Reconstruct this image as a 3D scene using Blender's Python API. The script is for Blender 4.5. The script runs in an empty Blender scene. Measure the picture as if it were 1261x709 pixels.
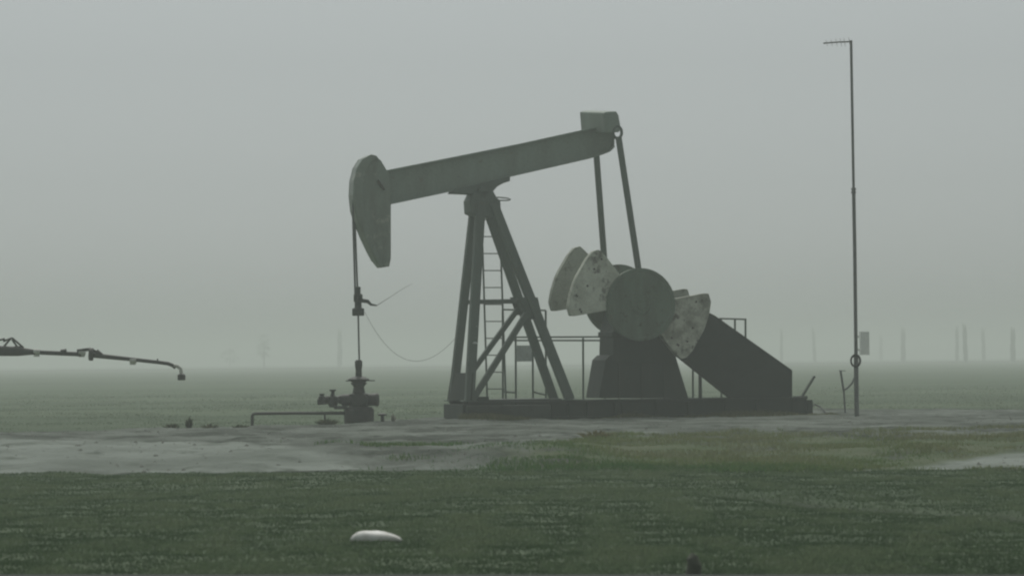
import bpy, math, random
import numpy as np
from mathutils import Vector, Matrix

random.seed(7)
RNG = np.random.default_rng(11)
R = math.radians
scene = bpy.context.scene
col = scene.collection

# ------------------------------------------------------------------ camera
EYE = 1.66                       # eye height above the well pad (metres)
F = 3600.0                       # focal length in pixels of a 1261 wide frame (a long lens)
K = F / 1500.0                   # how far depth is stretched by the long lens
ROLL = math.radians(0.55)        # the camera is held a little off level
W0, H0 = 1261.0, 709.0
HORIZON = 443.0
PITCH = math.atan((HORIZON - H0 / 2) / F)
cam_d = bpy.data.cameras.new('camera')
cam_d.sensor_width = 36.0
cam_d.lens = 36.0 * F / W0
cam_d.clip_start = 0.1
cam_d.clip_end = 6000
cam = bpy.data.objects.new('camera', cam_d)
col.objects.link(cam)
cam.location = (0, 0, EYE)
fw = Vector((0, math.cos(PITCH), math.sin(PITCH)))
rt, upv = Vector((1, 0, 0)), Vector((0, -math.sin(PITCH), math.cos(PITCH)))
rt, upv = rt * math.cos(ROLL) - upv * math.sin(ROLL), upv * math.cos(ROLL) + rt * math.sin(ROLL)
cam.rotation_euler = Matrix((rt, upv, -fw)).transposed().to_euler()
scene.camera = cam
cam_d.dof.use_dof = True
cam_d.dof.focus_distance = 84.0
cam_d.dof.aperture_fstop = 2.8
scene.cycles.pixel_filter_type = 'BLACKMAN_HARRIS'
scene.cycles.filter_width = 2.2

# ------------------------------------------------------------------ sky, sun, exposure
SUN_EL, SUN_AZ = R(56), R(-4)    # azimuth measured from +Y (ahead of the camera) towards +X
world = bpy.data.worlds.new('World')
scene.world = world
world.use_nodes = True
nt = world.node_tree
nt.nodes.clear()
sky = nt.nodes.new('ShaderNodeTexSky')
sky.sky_type = 'NISHITA'
sky.sun_disc = False
sky.sun_elevation = SUN_EL
sky.sun_rotation = SUN_AZ
sky.air_density = 1.0
sky.dust_density = 2.0
sky.ozone_density = 1.0
hs = nt.nodes.new('ShaderNodeHueSaturation')
hs.inputs['Saturation'].default_value = 0.06
tint = nt.nodes.new('ShaderNodeMix')
tint.data_type = 'RGBA'
tint.blend_type = 'MULTIPLY'
tint.inputs[0].default_value = 1.0
tint.inputs[7].default_value = (0.905, 0.968, 0.968, 1)
bg = nt.nodes.new('ShaderNodeBackground')
bg.inputs['Strength'].default_value = 0.05
wo = nt.nodes.new('ShaderNodeOutputWorld')
nt.links.new(sky.outputs[0], hs.inputs['Color'])
nt.links.new(hs.outputs[0], tint.inputs[6])
nt.links.new(tint.outputs[2], bg.inputs['Color'])
nt.links.new(bg.outputs[0], wo.inputs[0])

sun_d = bpy.data.lights.new('sun', 'SUN')
sun_d.energy = 1.5
sun_d.angle = R(40)
sun_d.color = (1.0, 0.97, 0.92)
sun = bpy.data.objects.new('sun', sun_d)
col.objects.link(sun)
to_sun = Vector((math.sin(SUN_AZ) * math.cos(SUN_EL), math.cos(SUN_AZ) * math.cos(SUN_EL), math.sin(SUN_EL)))
sun.rotation_euler = to_sun.to_track_quat('Z', 'Y').to_euler()

scene.view_settings.view_transform = 'Standard'
scene.view_settings.look = 'None'
scene.view_settings.exposure = 0.42
scene.view_settings.gamma = 1.0
scene.view_settings.use_curve_mapping = False
scene.cycles.volume_bounces = 2
scene.cycles.max_bounces = 6

# ------------------------------------------------------------------ placing helpers
YAW = R(17.5)                    # the pumping unit is turned this far from the picture plane
AX = np.array([math.cos(YAW), math.sin(YAW), 0.0])
AV = np.array([-math.sin(YAW), math.cos(YAW), 0.0])
CAM = np.array([0, 0, EYE])

def ray(px, py):
    return np.array(fw) + (px - W0 / 2) / F * np.array(rt) + (H0 / 2 - py) / F * np.array(upv)

def ground(px, py, z=0.0):
    d = ray(px, py)
    return CAM + d * ((z - EYE) / d[2])

def at_depth(px, py, Y):
    d = ray(px, py)
    return CAM + d * (Y / d[1])

ORI = ground(550, 517)

def P(px, py, v):
    """point of the unit's own (u, v, z) frame, on the plane v"""
    d = ray(px, py)
    t = (v - np.dot(CAM - ORI, AV)) / np.dot(d, AV)
    w = CAM + d * t - ORI
    return (float(np.dot(w, AX)), v, float(w[2]))

# ------------------------------------------------------------------ mesh helpers
class MB:
    def __init__(self):
        self.v, self.f, self.mi, self.m = [], [], [], 0
    def add(self, vs, fs):
        o = len(self.v)
        self.v += [tuple(float(c) for c in p) for p in vs]
        for f in fs:
            self.f.append([i + o for i in f]); self.mi.append(self.m)
        return self
    def box(self, lo, hi):
        x0, y0, z0 = lo; x1, y1, z1 = hi
        return self.add([(x0,y0,z0),(x1,y0,z0),(x1,y1,z0),(x0,y1,z0),(x0,y0,z1),(x1,y0,z1),(x1,y1,z1),(x0,y1,z1)],
                        [(3,2,1,0),(4,5,6,7),(0,1,5,4),(1,2,6,5),(2,3,7,6),(3,0,4,7)])
    def bar(self, p0, p1, w, h=None, up=(0, 0, 1)):
        h = w if h is None else h
        p0, p1 = Vector(p0), Vector(p1)
        d = (p1 - p0).normalized()
        s = d.cross(Vector(up))
        if s.length < 1e-4: s = d.cross(Vector((1, 0, 0)))
        s.normalize(); t = s.cross(d).normalized()
        vs = []
        for p in (p0, p1):
            for a, b in ((-1,-1),(1,-1),(1,1),(-1,1)):
                vs.append(p + s * (a * w / 2) + t * (b * h / 2))
        return self.add(vs, [(3,2,1,0),(4,5,6,7),(0,1,5,4),(1,2,6,5),(2,3,7,6),(3,0,4,7)])
    def tube(self, pts, r, n=10):
        pts = [Vector(p) for p in pts]
        rs = r if isinstance(r, (list, tuple)) else [r] * len(pts)
        vs, fs = [], []
        prev = None
        for i, p in enumerate(pts):
            d = (pts[min(i + 1, len(pts) - 1)] - pts[max(i - 1, 0)]).normalized()
            a = prev if prev is not None else (Vector((0, 0, 1)) if abs(d.z) < 0.9 else Vector((1, 0, 0)))
            s = (a - d * a.dot(d)).normalized(); prev = s
            t = d.cross(s)
            for k in range(n):
                an = 2 * math.pi * k / n
                vs.append(p + (s * math.cos(an) + t * math.sin(an)) * rs[i])
        for i in range(len(pts) - 1):
            for k in range(n):
                a, b = i * n + k, i * n + (k + 1) % n
                fs.append((a, b, b + n, a + n))
        fs.append(tuple(range(n))[::-1]); L = (len(pts) - 1) * n
        fs.append(tuple(range(L, L + n)))
        return self.add(vs, fs)
    def lathe(self, prof, c, axis=(0, 0, 1), n=20):
        """prof: (distance along the axis, radius)"""
        ax = Vector(axis).normalized()
        s = ax.cross(Vector((0, 0, 1)))
        if s.length < 1e-4: s = Vector((1, 0, 0))
        s.normalize(); t = ax.cross(s)
        c = Vector(c); vs, fs = [], []
        for h, r in prof:
            for k in range(n):
                an = 2 * math.pi * k / n
                vs.append(c + ax * h + (s * math.cos(an) + t * math.sin(an)) * max(r, 1e-4))
        for i in range(len(prof) - 1):
            for k in range(n):
                a, b = i * n + k, i * n + (k + 1) % n
                fs.append((a, b, b + n, a + n))
        fs.append(tuple(range(n))[::-1]); L = (len(prof) - 1) * n
        fs.append(tuple(range(L, L + n)))
        return self.add(vs, fs)
    def prism(self, uz, v0, v1):
        n = len(uz)
        vs = [(u, v0, z) for u, z in uz] + [(u, v1, z) for u, z in uz]
        fs = [tuple(range(n)), tuple(range(2 * n - 1, n - 1, -1))]
        fs += [(i, i + n, (i + 1) % n + n, (i + 1) % n) for i in range(n)]
        return self.add(vs, fs)
    def build(self, name, mats, parent=None, bevel=0.0, smooth=False, seg=2):
        me = bpy.data.meshes.new(name)
        me.from_pydata(self.v, [], self.f)
        for m in (mats if isinstance(mats, (list, tuple)) else [mats]): me.materials.append(m)
        me.polygons.foreach_set('material_index', self.mi)
        import bmesh
        bm = bmesh.new(); bm.from_mesh(me)
        bmesh.ops.recalc_face_normals(bm, faces=bm.faces)
        bm.to_mesh(me); bm.free()
        o = bpy.data.objects.new(name, me); col.objects.link(o)
        if parent: o.parent = parent
        if bevel:
            b = o.modifiers.new('bevel', 'BEVEL'); b.width = bevel; b.segments = seg
            b.limit_method = 'ANGLE'; b.angle_limit = R(35)
        if smooth:
            me.polygons.foreach_set('use_smooth', [True] * len(me.polygons))
            me.set_sharp_from_angle(angle=R(38))
        me.update()
        return o

def smooth_poly(pts, it=2, keep=0.22):
    """round the corners of a closed outline (corner cutting)"""
    for _ in range(it):
        out = []
        n = len(pts)
        for i in range(n):
            a, b = np.array(pts[i], float), np.array(pts[(i + 1) % n], float)
            out += [tuple(a + (b - a) * keep), tuple(a + (b - a) * (1 - keep))]
        pts = out
    return pts

def tag(o, label=None, cat=None, group=None, kind=None):
    if label: o['label'] = label
    if cat: o['category'] = cat
    if group: o['group'] = group
    if kind: o['kind'] = kind
    return o

def empty(name, loc=(0, 0, 0), rz=0.0):
    o = bpy.data.objects.new(name, None)
    o.empty_display_size = 0.3
    o.location = loc; o.rotation_euler = (0, 0, rz)
    col.objects.link(o)
    return o

def copy_tree(o, parent=None):
    c = o.copy(); col.objects.link(c)
    if parent: c.parent = parent
    for ch in list(o.children): copy_tree(ch, c)
    return c

# ------------------------------------------------------------------ materials
def mat(name, base, rough=0.7, metal=0.0, second=None, amount=0.5, scale=3.0, fine=25.0, spots=None, spot_scale=6.0,
        spot_level=0.62, bump=0.15, streak=False):
    m = bpy.data.materials.new(name); m.use_nodes = True
    t = m.node_tree; n = t.nodes; L = t.links
    b = n['Principled BSDF']
    b.inputs['Roughness'].default_value = rough
    b.inputs['Metallic'].default_value = metal
    b.inputs['Specular IOR Level'].default_value = 0.3
    tc = n.new('ShaderNodeTexCoord')
    mp = n.new('ShaderNodeMapping')
    mp.inputs['Scale'].default_value = (1, 1, 0.22) if streak else (1, 1, 1)
    L.new(tc.outputs['Object'], mp.inputs['Vector'])
    n1 = n.new('ShaderNodeTexNoise'); n1.inputs['Scale'].default_value = scale; n1.inputs['Detail'].default_value = 6; n1.inputs['Roughness'].default_value = 0.65
    n2 = n.new('ShaderNodeTexNoise'); n2.inputs['Scale'].default_value = fine; n2.inputs['Detail'].default_value = 4
    L.new(mp.outputs[0], n1.inputs['Vector']); L.new(tc.outputs['Object'], n2.inputs['Vector'])
    sec = second or tuple(c * 0.6 for c in base)
    r1 = n.new('ShaderNodeMapRange'); r1.inputs['From Min'].default_value = 0.42; r1.inputs['From Max'].default_value = 0.62; r1.inputs['To Max'].default_value = amount
    L.new(n1.outputs['Fac'], r1.inputs['Value'])
    mx = n.new('ShaderNodeMix'); mx.data_type = 'RGBA'
    mx.inputs[6].default_value = (*base, 1); mx.inputs[7].default_value = (*sec, 1)
    L.new(r1.outputs[0], mx.inputs[0])
    out = mx.outputs[2]
    if spots:
        n3 = n.new('ShaderNodeTexNoise'); n3.inputs['Scale'].default_value = spot_scale; n3.inputs['Detail'].default_value = 5; n3.inputs['Roughness'].default_value = 0.7
        L.new(tc.outputs['Object'], n3.inputs['Vector'])
        r3 = n.new('ShaderNodeMapRange'); r3.inputs['From Min'].default_value = spot_level; r3.inputs['From Max'].default_value = spot_level + 0.10
        L.new(n3.outputs['Fac'], r3.inputs['Value'])
        ms = n.new('ShaderNodeMix'); ms.data_type = 'RGBA'; ms.inputs[7].default_value = (*spots, 1)
        L.new(r3.outputs[0], ms.inputs[0]); L.new(out, ms.inputs[6]); out = ms.outputs[2]
    hv = n.new('ShaderNodeMapRange'); hv.inputs['To Min'].default_value = 0.75; hv.inputs['To Max'].default_value = 1.25
    L.new(n2.outputs['Fac'], hv.inputs['Value'])
    mm = n.new('ShaderNodeMix'); mm.data_type = 'RGBA'; mm.blend_type = 'MULTIPLY'; mm.inputs[0].default_value = 1
    L.new(out, mm.inputs[6]); L.new(hv.outputs[0], mm.inputs[7])
    L.new(mm.outputs[2], b.inputs['Base Color'])
    bp = n.new('ShaderNodeBump'); bp.inputs['Strength'].default_value = bump; bp.inputs['Distance'].default_value = 0.02
    L.new(n2.outputs['Fac'], bp.inputs['Height']); L.new(bp.outputs[0], b.inputs['Normal'])
    return m

M = {}
M['steel'] = mat('weathered_green_steel', (0.122, 0.158, 0.132), 0.6, 0.0, (0.098, 0.118, 0.098), 0.7, 1.6, spots=(0.12, 0.125, 0.09), spot_scale=5, spot_level=0.64, streak=True)
M['beam'] = mat('grey_green_beam_paint', (0.255, 0.315, 0.265), 0.6, 0.0, (0.20, 0.235, 0.19), 0.7, 1.3, spots=(0.20, 0.21, 0.155), spot_scale=4, spot_level=0.62, streak=True)
M['weight_grey'] = mat('dull_grey_paint', (0.40, 0.43, 0.36), 0.8, 0.0, (0.28, 0.30, 0.245), 0.8, 2.0, spots=(0.20, 0.21, 0.165), spot_scale=3.4, spot_level=0.57)
M['weight_oily'] = mat('oil_stained_paint', (0.56, 0.585, 0.49), 0.8, 0.0, (0.22, 0.225, 0.175), 0.9, 2.6, spots=(0.12, 0.115, 0.09), spot_scale=3.0, spot_level=0.55)
M['steel_dark'] = mat('oily_dark_steel', (0.027, 0.043, 0.032), 0.6, 0.0, (0.042, 0.055, 0.041), 0.7, 2.2, spots=(0.05, 0.035, 0.025), spot_level=0.66, streak=True)
M['guard'] = mat('dark_guard_mesh_steel', (0.018, 0.031, 0.023), 0.75, 0.0, (0.028, 0.042, 0.032), 0.6, 2.0, fine=60, bump=0.5)
M['disc'] = mat('grey_green_cast_iron', (0.150, 0.205, 0.150), 0.75, 0.0, (0.105, 0.125, 0.092), 0.8, 2.0, spots=(0.06, 0.045, 0.035), spot_scale=3.2, spot_level=0.6, streak=True)
M['weight'] = mat('pale_chipped_paint', (0.66, 0.70, 0.59), 0.8, 0.0, (0.44, 0.465, 0.38), 0.8, 2.5, spots=(0.17, 0.165, 0.135), spot_scale=2.6, spot_level=0.555)
M['rust'] = mat('dark_rust', (0.075, 0.060, 0.048), 0.85, 0.0, (0.04, 0.036, 0.032), 0.7, 6)
M['head'] = mat('polished_steel_painted_highlights', (0.24, 0.29, 0.24), 0.34, 0.05, (0.18, 0.205, 0.165), 0.7, 3.0, spots=(0.42, 0.44, 0.37), spot_scale=1.5, spot_level=0.57, streak=True)  # pale spots stand in for light catching the horsehead, put into its colour
M['wire'] = mat('galvanised_wire', (0.10, 0.11, 0.105), 0.6)
M['galv'] = mat('galvanised_pipe', (0.17, 0.18, 0.175), 0.55, 0.2, (0.12, 0.125, 0.12), 0.6, 8)
M['panel'] = mat('grey_enamel_panel', (0.72, 0.76, 0.74), 0.6)
M['white'] = mat('dull_white_plastic', (0.62, 0.63, 0.58), 0.6, 0.0, (0.48, 0.48, 0.42), 0.6, 9)
M['lamp_white'] = mat('white_plastic_sheet', (0.80, 0.81, 0.78), 0.5, 0.0, (0.55, 0.54, 0.47), 0.6, 7, spots=(0.35, 0.34, 0.28), spot_scale=9, spot_level=0.66)
M['pipe'] = mat('dark_painted_pipe', (0.045, 0.05, 0.045), 0.6, 0.0, (0.07, 0.065, 0.055), 0.6, 5)
M['rubber'] = mat('black_rubber', (0.022, 0.022, 0.022), 0.8)
M['wood'] = mat('grey_weathered_wood', (0.13, 0.14, 0.11), 0.9, 0.0, (0.075, 0.085, 0.062), 0.7, 4, streak=True)
M['concrete'] = mat('stained_concrete', (0.075, 0.088, 0.072), 0.9, 0.0, (0.045, 0.054, 0.042), 0.8, 2)
M['box'] = mat('pale_grey_cabinet', (0.80, 0.83, 0.79), 0.6, 0.0, (0.68, 0.71, 0.67), 0.6, 5)

# ------------------------------------------------------------------ terrain
def vnoise(x, y, s, seed=0):
    x = np.asarray(x, float) / s; y = np.asarray(y, float) / s
    xi, yi = np.floor(x).astype(np.int64), np.floor(y).astype(np.int64)
    fx, fy = x - xi, y - yi
    fx, fy = fx * fx * (3 - 2 * fx), fy * fy * (3 - 2 * fy)
    def h(a, b):
        k = (a * 374761393 + b * 668265263 + seed * 1442695041) & 0xffffffff
        k = ((k ^ (k >> 13)) * 1274126177) & 0xffffffff
        return ((k ^ (k >> 16)) & 0xffff) / 65535.0
    return (h(xi, yi) * (1 - fx) + h(xi + 1, yi) * fx) * (1 - fy) + (h(xi, yi + 1) * (1 - fx) + h(xi + 1, yi + 1) * fx) * fy

def fbm(x, y, s, seed=0, o=4):
    t, a, w = 0, 1, 0
    for i in range(o):
        t = t + a * vnoise(x, y, s / 2 ** i, seed + i * 17); w += a; a *= 0.5
    return t / w

def line_world(pts, z):
    q = np.array([ground(a, b, z)[:2] for a, b in pts])
    return q

def sstep(a, b, x):
    t = np.clip((x - a) / (b - a), 0, 1)
    return t * t * (3 - 2 * t)

LOW = -0.34                       # level of the fields either side of the well pad
BACK = line_world([(-500, 560), (0, 531), (200, 526), (300, 524.5), (420, 521), (470, 517), (520, 513.5), (600, 510), (800, 506), (1020, 503), (1261, 503), (1700, 500)], 0)
# front: foot of the bank along the dirt track
FOOT = line_world([(-500, 583), (0, 583), (250, 583), (480, 580), (800, 579), (1090, 580), (1261, 578), (1800, 576)], LOW)
TOP = line_world([(-500, 551), (0, 553), (330, 550), (480, 549), (600, 551), (700, 547), (770, 539), (950, 537), (1100, 541), (1261, 535), (1800, 530)], 0)

def interp(Lw, x):
    return np.interp(x, Lw[:, 0], Lw[:, 1])

def wob(x, y, s, a, seed):
    return (fbm(x, y, s, seed) - 0.5) * 2 * a

def zones(x, y):
    """heights and cover of the ground: z, dirt, track, weeds"""
    yo, y = y, y / K                     # covers are laid out in depths shrunk by K
    yb = interp(BACK, x) / K + wob(x, y, 2.5, 0.7, 3)
    yf = interp(FOOT, x) / K + wob(x, y, 2.0, 0.35, 5)
    yt = np.maximum(interp(TOP, x) / K + wob(x, y, 2.5, 0.6, 9), yf + 0.9)
    up = sstep(yf, yt, y) * (1 - sstep(yb - 0.3, yb + 2.2, y))
    z = LOW + up * (-LOW)
    dm = sstep(yf - 0.2, yt + 0.6, y) * (1 - sstep(yb - 0.3, yb + 0.8, y))
    z = z + up * wob(x, y, 1.7, 0.055, 21) * (1 - 0.6 * sstep(yt, yt + 2, y))
    z = z + wob(x * 0.6, yo * 0.8, 0.5, 0.055, 23) * (1 - 0.6 * sstep(27, 29, y)) + wob(x, yo, 5.0, 0.05, 25) * (1 - up)
    z = z + dm * (wob(x, yo * 0.6, 1.3, 0.045, 121) + wob(x * 1.2, yo * 0.5, 0.35, 0.022, 123))
    mud = 0.0 * x
    for off in (1.3, 2.2, 3.4):                # wheel ruts crossing the pad in front of the unit
        rr_ = yt + off + wob(x, y * 0, 7.0, 0.7, 131)
        z = z - 0.08 * dm * np.exp(-((y - rr_) / 0.16) ** 2)
        mud = np.maximum(mud, 0.45 * dm * np.exp(-((y - rr_) / 0.22) ** 2) * sstep(-0.2, 0.3, wob(x, y, 2.2, 1, 133)))
    far = sstep(60, 120, y)
    z = z + far * wob(x, y, 40, 0.12, 31)
    # shallow wheel rut across the near grass, right of the middle
    r0, r1 = ground(880, 609, LOW), ground(1300, 640, LOW)
    ry = (r0[1] + (x - r0[0]) * (r1[1] - r0[1]) / (r1[0] - r0[0])) / K
    rut = np.exp(-((y - ry - wob(x, y, 1.5, 0.12, 41)) / 0.42) ** 2) * sstep(r0[0] - 1.0, r0[0] + 2.5, x)
    z = z - 0.17 * rut
    dirt = sstep(yt - 0.5, yt + 0.5, y) * (1 - sstep(yb + 0.2, yb + 0.7, y))
    # left of the machine the bank itself is bare
    left = 1 - sstep(-3.6, 1.6, x + wob(x, y, 1.8, 3.2, 51))
    dirt = np.maximum(dirt, left * sstep(yf - 0.15, yf + 0.15, y) * (1 - sstep(yb + 0.2, yb + 0.7, y)))
    # track: left tongue and right tongue
    tlow = interp(FOOT, x) / K + wob(x, y, 3, 0.12, 61)
    wl = np.interp(x, [-40, -10.0, -6.5, -4.2, -2.5, -1.9], [5.4, 5.0, 4.0, 2.0, 0.35, 0.0])
    track = sstep(0, 0.2, y - tlow - 0.05) * (1 - sstep(wl - 1.3, wl + 0.9, y - tlow + wob(x, y * 2, 1.6, 0.8, 141))) * (wl > 0)
    wr = np.interp(x, [5.6, 6.0, 7.4, 9.2, 20, 60], [0.0, 0.15, 0.7, 1.7, 3.6, 4.5])
    trr = sstep(0, 0.2, y - tlow - 0.05) * (1 - sstep(wr - 0.6, wr + 0.5, y - tlow + wob(x, y * 2, 1.6, 0.4, 143))) * (wr > 0)
    track = np.maximum(track, trr)
    rug = sstep(-0.5, 0.5, wob(x, yo * 0.7, 0.5, 1.6, 151) + 0.45)     # grass creeping over the track's edge
    track = track * np.where(y - tlow < 0.7, np.maximum(rug, sstep(0.25, 0.7, y - tlow)), 1)
    bank = sstep(yf - 0.6, yf + 0.3, y) * (1 - sstep(yt - 0.2, yt + 1.2, y))
    weeds = bank * (1 - left) * (1 - track)
    return z, dirt, track, weeds, np.maximum(rut, mud)

def axis(lo, fine_lo, fine_hi, hi, step, ratio=1.13):
    a = list(np.arange(fine_lo, fine_hi, step))
    s, q = step, fine_lo
    L = []
    while q > lo:
        s *= ratio; q -= s; L.append(q)
    s, q = step, a[-1]
    Rr = []
    while q < hi:
        s *= ratio; q += s; Rr.append(q)
    return np.array(L[::-1] + a + Rr)

xs = axis(-1250, -17, 20, 1250, 0.09)
ys = axis(-1000, 22, 112, 2600, 0.15)
X, Y = np.meshgrid(xs, ys)
Z, dirt, track, weeds, rut = zones(X, Y)
nx, ny = len(xs), len(ys)
me = bpy.data.meshes.new('ground')
co = np.stack([X, Y, Z], -1).reshape(-1, 3)
idx = (np.arange(ny - 1)[:, None] * nx + np.arange(nx - 1)[None, :]).ravel()
quads = np.stack([idx, idx + 1, idx + 1 + nx, idx + nx], -1)
me.vertices.add(len(co)); me.vertices.foreach_set('co', co.ravel().astype(np.float32))
me.loops.add(quads.size); me.loops.foreach_set('vertex_index', quads.ravel().astype(np.int32))
me.polygons.add(len(quads)); me.polygons.foreach_set('loop_start', np.arange(0, quads.size, 4, dtype=np.int32))
me.update(calc_edges=True)
me.polygons.foreach_set('use_smooth', np.ones(len(quads), dtype=bool))
for nm, a in (('dirt', dirt), ('track', track), ('weeds', weeds), ('rut', rut)):
    at = me.attributes.new(nm, 'FLOAT', 'POINT'); at.data.foreach_set('value', a.ravel().astype(np.float32))
ground_o = bpy.data.objects.new('ground', me); col.objects.link(ground_o); tag(ground_o, kind='structure')

def ground_material():
    m = bpy.data.materials.new('field_and_pad_soil'); m.use_nodes = True
    t = m.node_tree; n = t.nodes; L = t.links
    b = n['Principled BSDF']; b.inputs['Roughness'].default_value = 0.95; b.inputs['Specular IOR Level'].default_value = 0.1
    tc = n.new('ShaderNodeTexCoord')
    def noise(s, sc=(1, 1, 1), det=6, rough=0.6):
        mp = n.new('ShaderNodeMapping'); mp.inputs['Scale'].default_value = sc
        L.new(tc.outputs['Object'], mp.inputs['Vector'])
        q = n.new('ShaderNodeTexNoise'); q.inputs['Scale'].default_value = s; q.inputs['Detail'].default_value = det; q.inputs['Roughness'].default_value = rough
        L.new(mp.outputs[0], q.inputs['Vector']); return q.outputs['Fac']
    def ramp(v, lo, hi):
        r = n.new('ShaderNodeMapRange'); r.inputs['From Min'].default_value = lo; r.inputs['From Max'].default_value = hi
        L.new(v, r.inputs['Value']); return r.outputs[0]
    def mix(f, a, c):
        x = n.new('ShaderNodeMix'); x.data_type = 'RGBA'
        L.new(f, x.inputs[0])
        for i, q in ((6, a), (7, c)):
            if isinstance(q, tuple): x.inputs[i].default_value = (*q, 1)
            else: L.new(q, x.inputs[i])
        return x.outputs[2]
    def attr(nm):
        a = n.new('ShaderNodeAttribute'); a.attribute_name = nm; return a.outputs['Fac']
    def sharpen(a, nz, amt=0.7):
        s = n.new('ShaderNodeMath'); s.operation = 'MULTIPLY_ADD'; L.new(nz, s.inputs[0]); s.inputs[1].default_value = amt; L.new(a, s.inputs[2])
        return ramp(s.outputs[0], 0.5 + amt * 0.5 - 0.22, 0.5 + amt * 0.5 + 0.22)
    fieldc = mix(ramp(noise(0.06, (0.5, 2.2, 1)), 0.38, 0.62), (0.094, 0.134, 0.080), (0.140, 0.180, 0.114))
    fieldc = mix(ramp(noise(0.9, (0.6, 1.5, 1)), 0.45, 0.70), fieldc, (0.106, 0.142, 0.088))
    fieldc = mix(ramp(noise(0.045, (0.25, 1.6, 1), 4), 0.44, 0.60), fieldc, (0.074, 0.106, 0.064))
    fieldc = mix(ramp(noise(9.0), 0.45, 0.7), fieldc, (0.064, 0.096, 0.056))
    dirtc = mix(ramp(noise(0.55, (0.7, 0.5, 1)), 0.40, 0.60), (0.068, 0.083, 0.068), (0.158, 0.183, 0.158))
    dirtc = mix(ramp(noise(1.5, (0.5, 0.45, 1)), 0.50, 0.62), dirtc, (0.040, 0.053, 0.040))
    dirtc = mix(ramp(noise(0.9, (0.3, 0.8, 1)), 0.56, 0.66), dirtc, (0.205, 0.234, 0.208))
    dirtc = mix(ramp(noise(14.0), 0.50, 0.75), dirtc, (0.10, 0.102, 0.084))
    trackc = mix(ramp(noise(0.8, (0.35, 0.6, 1)), 0.42, 0.62), (0.240, 0.272, 0.242), (0.160, 0.186, 0.160))
    trackc = mix(ramp(noise(3.0, (0.4, 0.4, 1)), 0.54, 0.68), trackc, (0.112, 0.134, 0.110))
    weedc = mix(ramp(noise(0.7, (0.6, 1.2, 1)), 0.40, 0.62), (0.080, 0.115, 0.058), (0.108, 0.128, 0.075))
    weedc = mix(ramp(noise(0.8, (0.5, 0.5, 1)), 0.55, 0.62), weedc, (0.085, 0.096, 0.080))
    big = noise(2.2)
    c = mix(sharpen(attr('weeds'), big), fieldc, weedc)
    c = mix(sharpen(attr('dirt'), big), c, dirtc)
    c = mix(sharpen(attr('track'), big, 0.4), c, trackc)
    c = mix(ramp(attr('rut'), 0.15, 0.7), c, (0.022, 0.030, 0.018))
    L.new(c, b.inputs['Base Color'])
    bp = n.new('ShaderNodeBump'); bp.inputs['Strength'].default_value = 0.7; bp.inputs['Distance'].default_value = 0.05
    L.new(noise(7.0, det=8, rough=0.7), bp.inputs['Height']); L.new(bp.outputs[0], b.inputs['Normal'])
    return m
me.materials.append(ground_material())

def zat(x, y):
    return float(zones(np.array([x]), np.array([y]))[0][0])

# road the picture was taken from
rd = MB()
e0, e1 = ground(0, 706.5, LOW + 0.1), ground(1261, 706.5, LOW + 0.1)
sl = (e1[1] - e0[1]) / (e1[0] - e0[0])
ye = lambda x_: e0[1] + (x_ - e0[0]) * sl
rd.add([(-300, ye(-300) - 14, -0.6), (300, ye(300) - 14, -0.6), (300, ye(300), -0.6), (-300, ye(-300), -0.6),
        (-300, ye(-300) - 14, LOW + 0.10), (300, ye(300) - 14, LOW + 0.10), (300, ye(300), LOW + 0.10), (-300, ye(-300), LOW + 0.10)],
       [(3, 2, 1, 0), (4, 5, 6, 7), (0, 1, 5, 4), (1, 2, 6, 5), (2, 3, 7, 6), (3, 0, 4, 7)])
road = rd.build('road', mat('wet_asphalt', (0.022, 0.024, 0.023), 0.9, second=(0.034, 0.035, 0.034)), bevel=0.03)
tag(road, kind='structure')

# ------------------------------------------------------------------ grass and weeds
def leaf_mat(name, a, c, d):
    m = bpy.data.materials.new(name); m.use_nodes = True
    t = m.node_tree; n = t.nodes; L = t.links
    b = n['Principled BSDF']; b.inputs['Roughness'].default_value = 0.9; b.inputs['Specular IOR Level'].default_value = 0.02
    at = n.new('ShaderNodeAttribute'); at.attribute_name = 'tone'
    cr = n.new('ShaderNodeValToRGB')
    cr.color_ramp.elements[0].color = (*a, 1); cr.color_ramp.elements[1].color = (*d, 1)
    e = cr.color_ramp.elements.new(0.5); e.color = (*c, 1)
    L.new(at.outputs['Fac'], cr.inputs[0]); L.new(cr.outputs[0], b.inputs['Base Color'])
    tl = n.new('ShaderNodeBsdfTranslucent'); L.new(cr.outputs[0], tl.inputs['Color'])
    mx = n.new('ShaderNodeMixShader'); mx.inputs[0].default_value = 0.45
    L.new(b.outputs[0], mx.inputs[1]); L.new(tl.outputs[0], mx.inputs[2])
    L.new(mx.outputs[0], n['Material Output'].inputs['Surface'])
    return m

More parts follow.
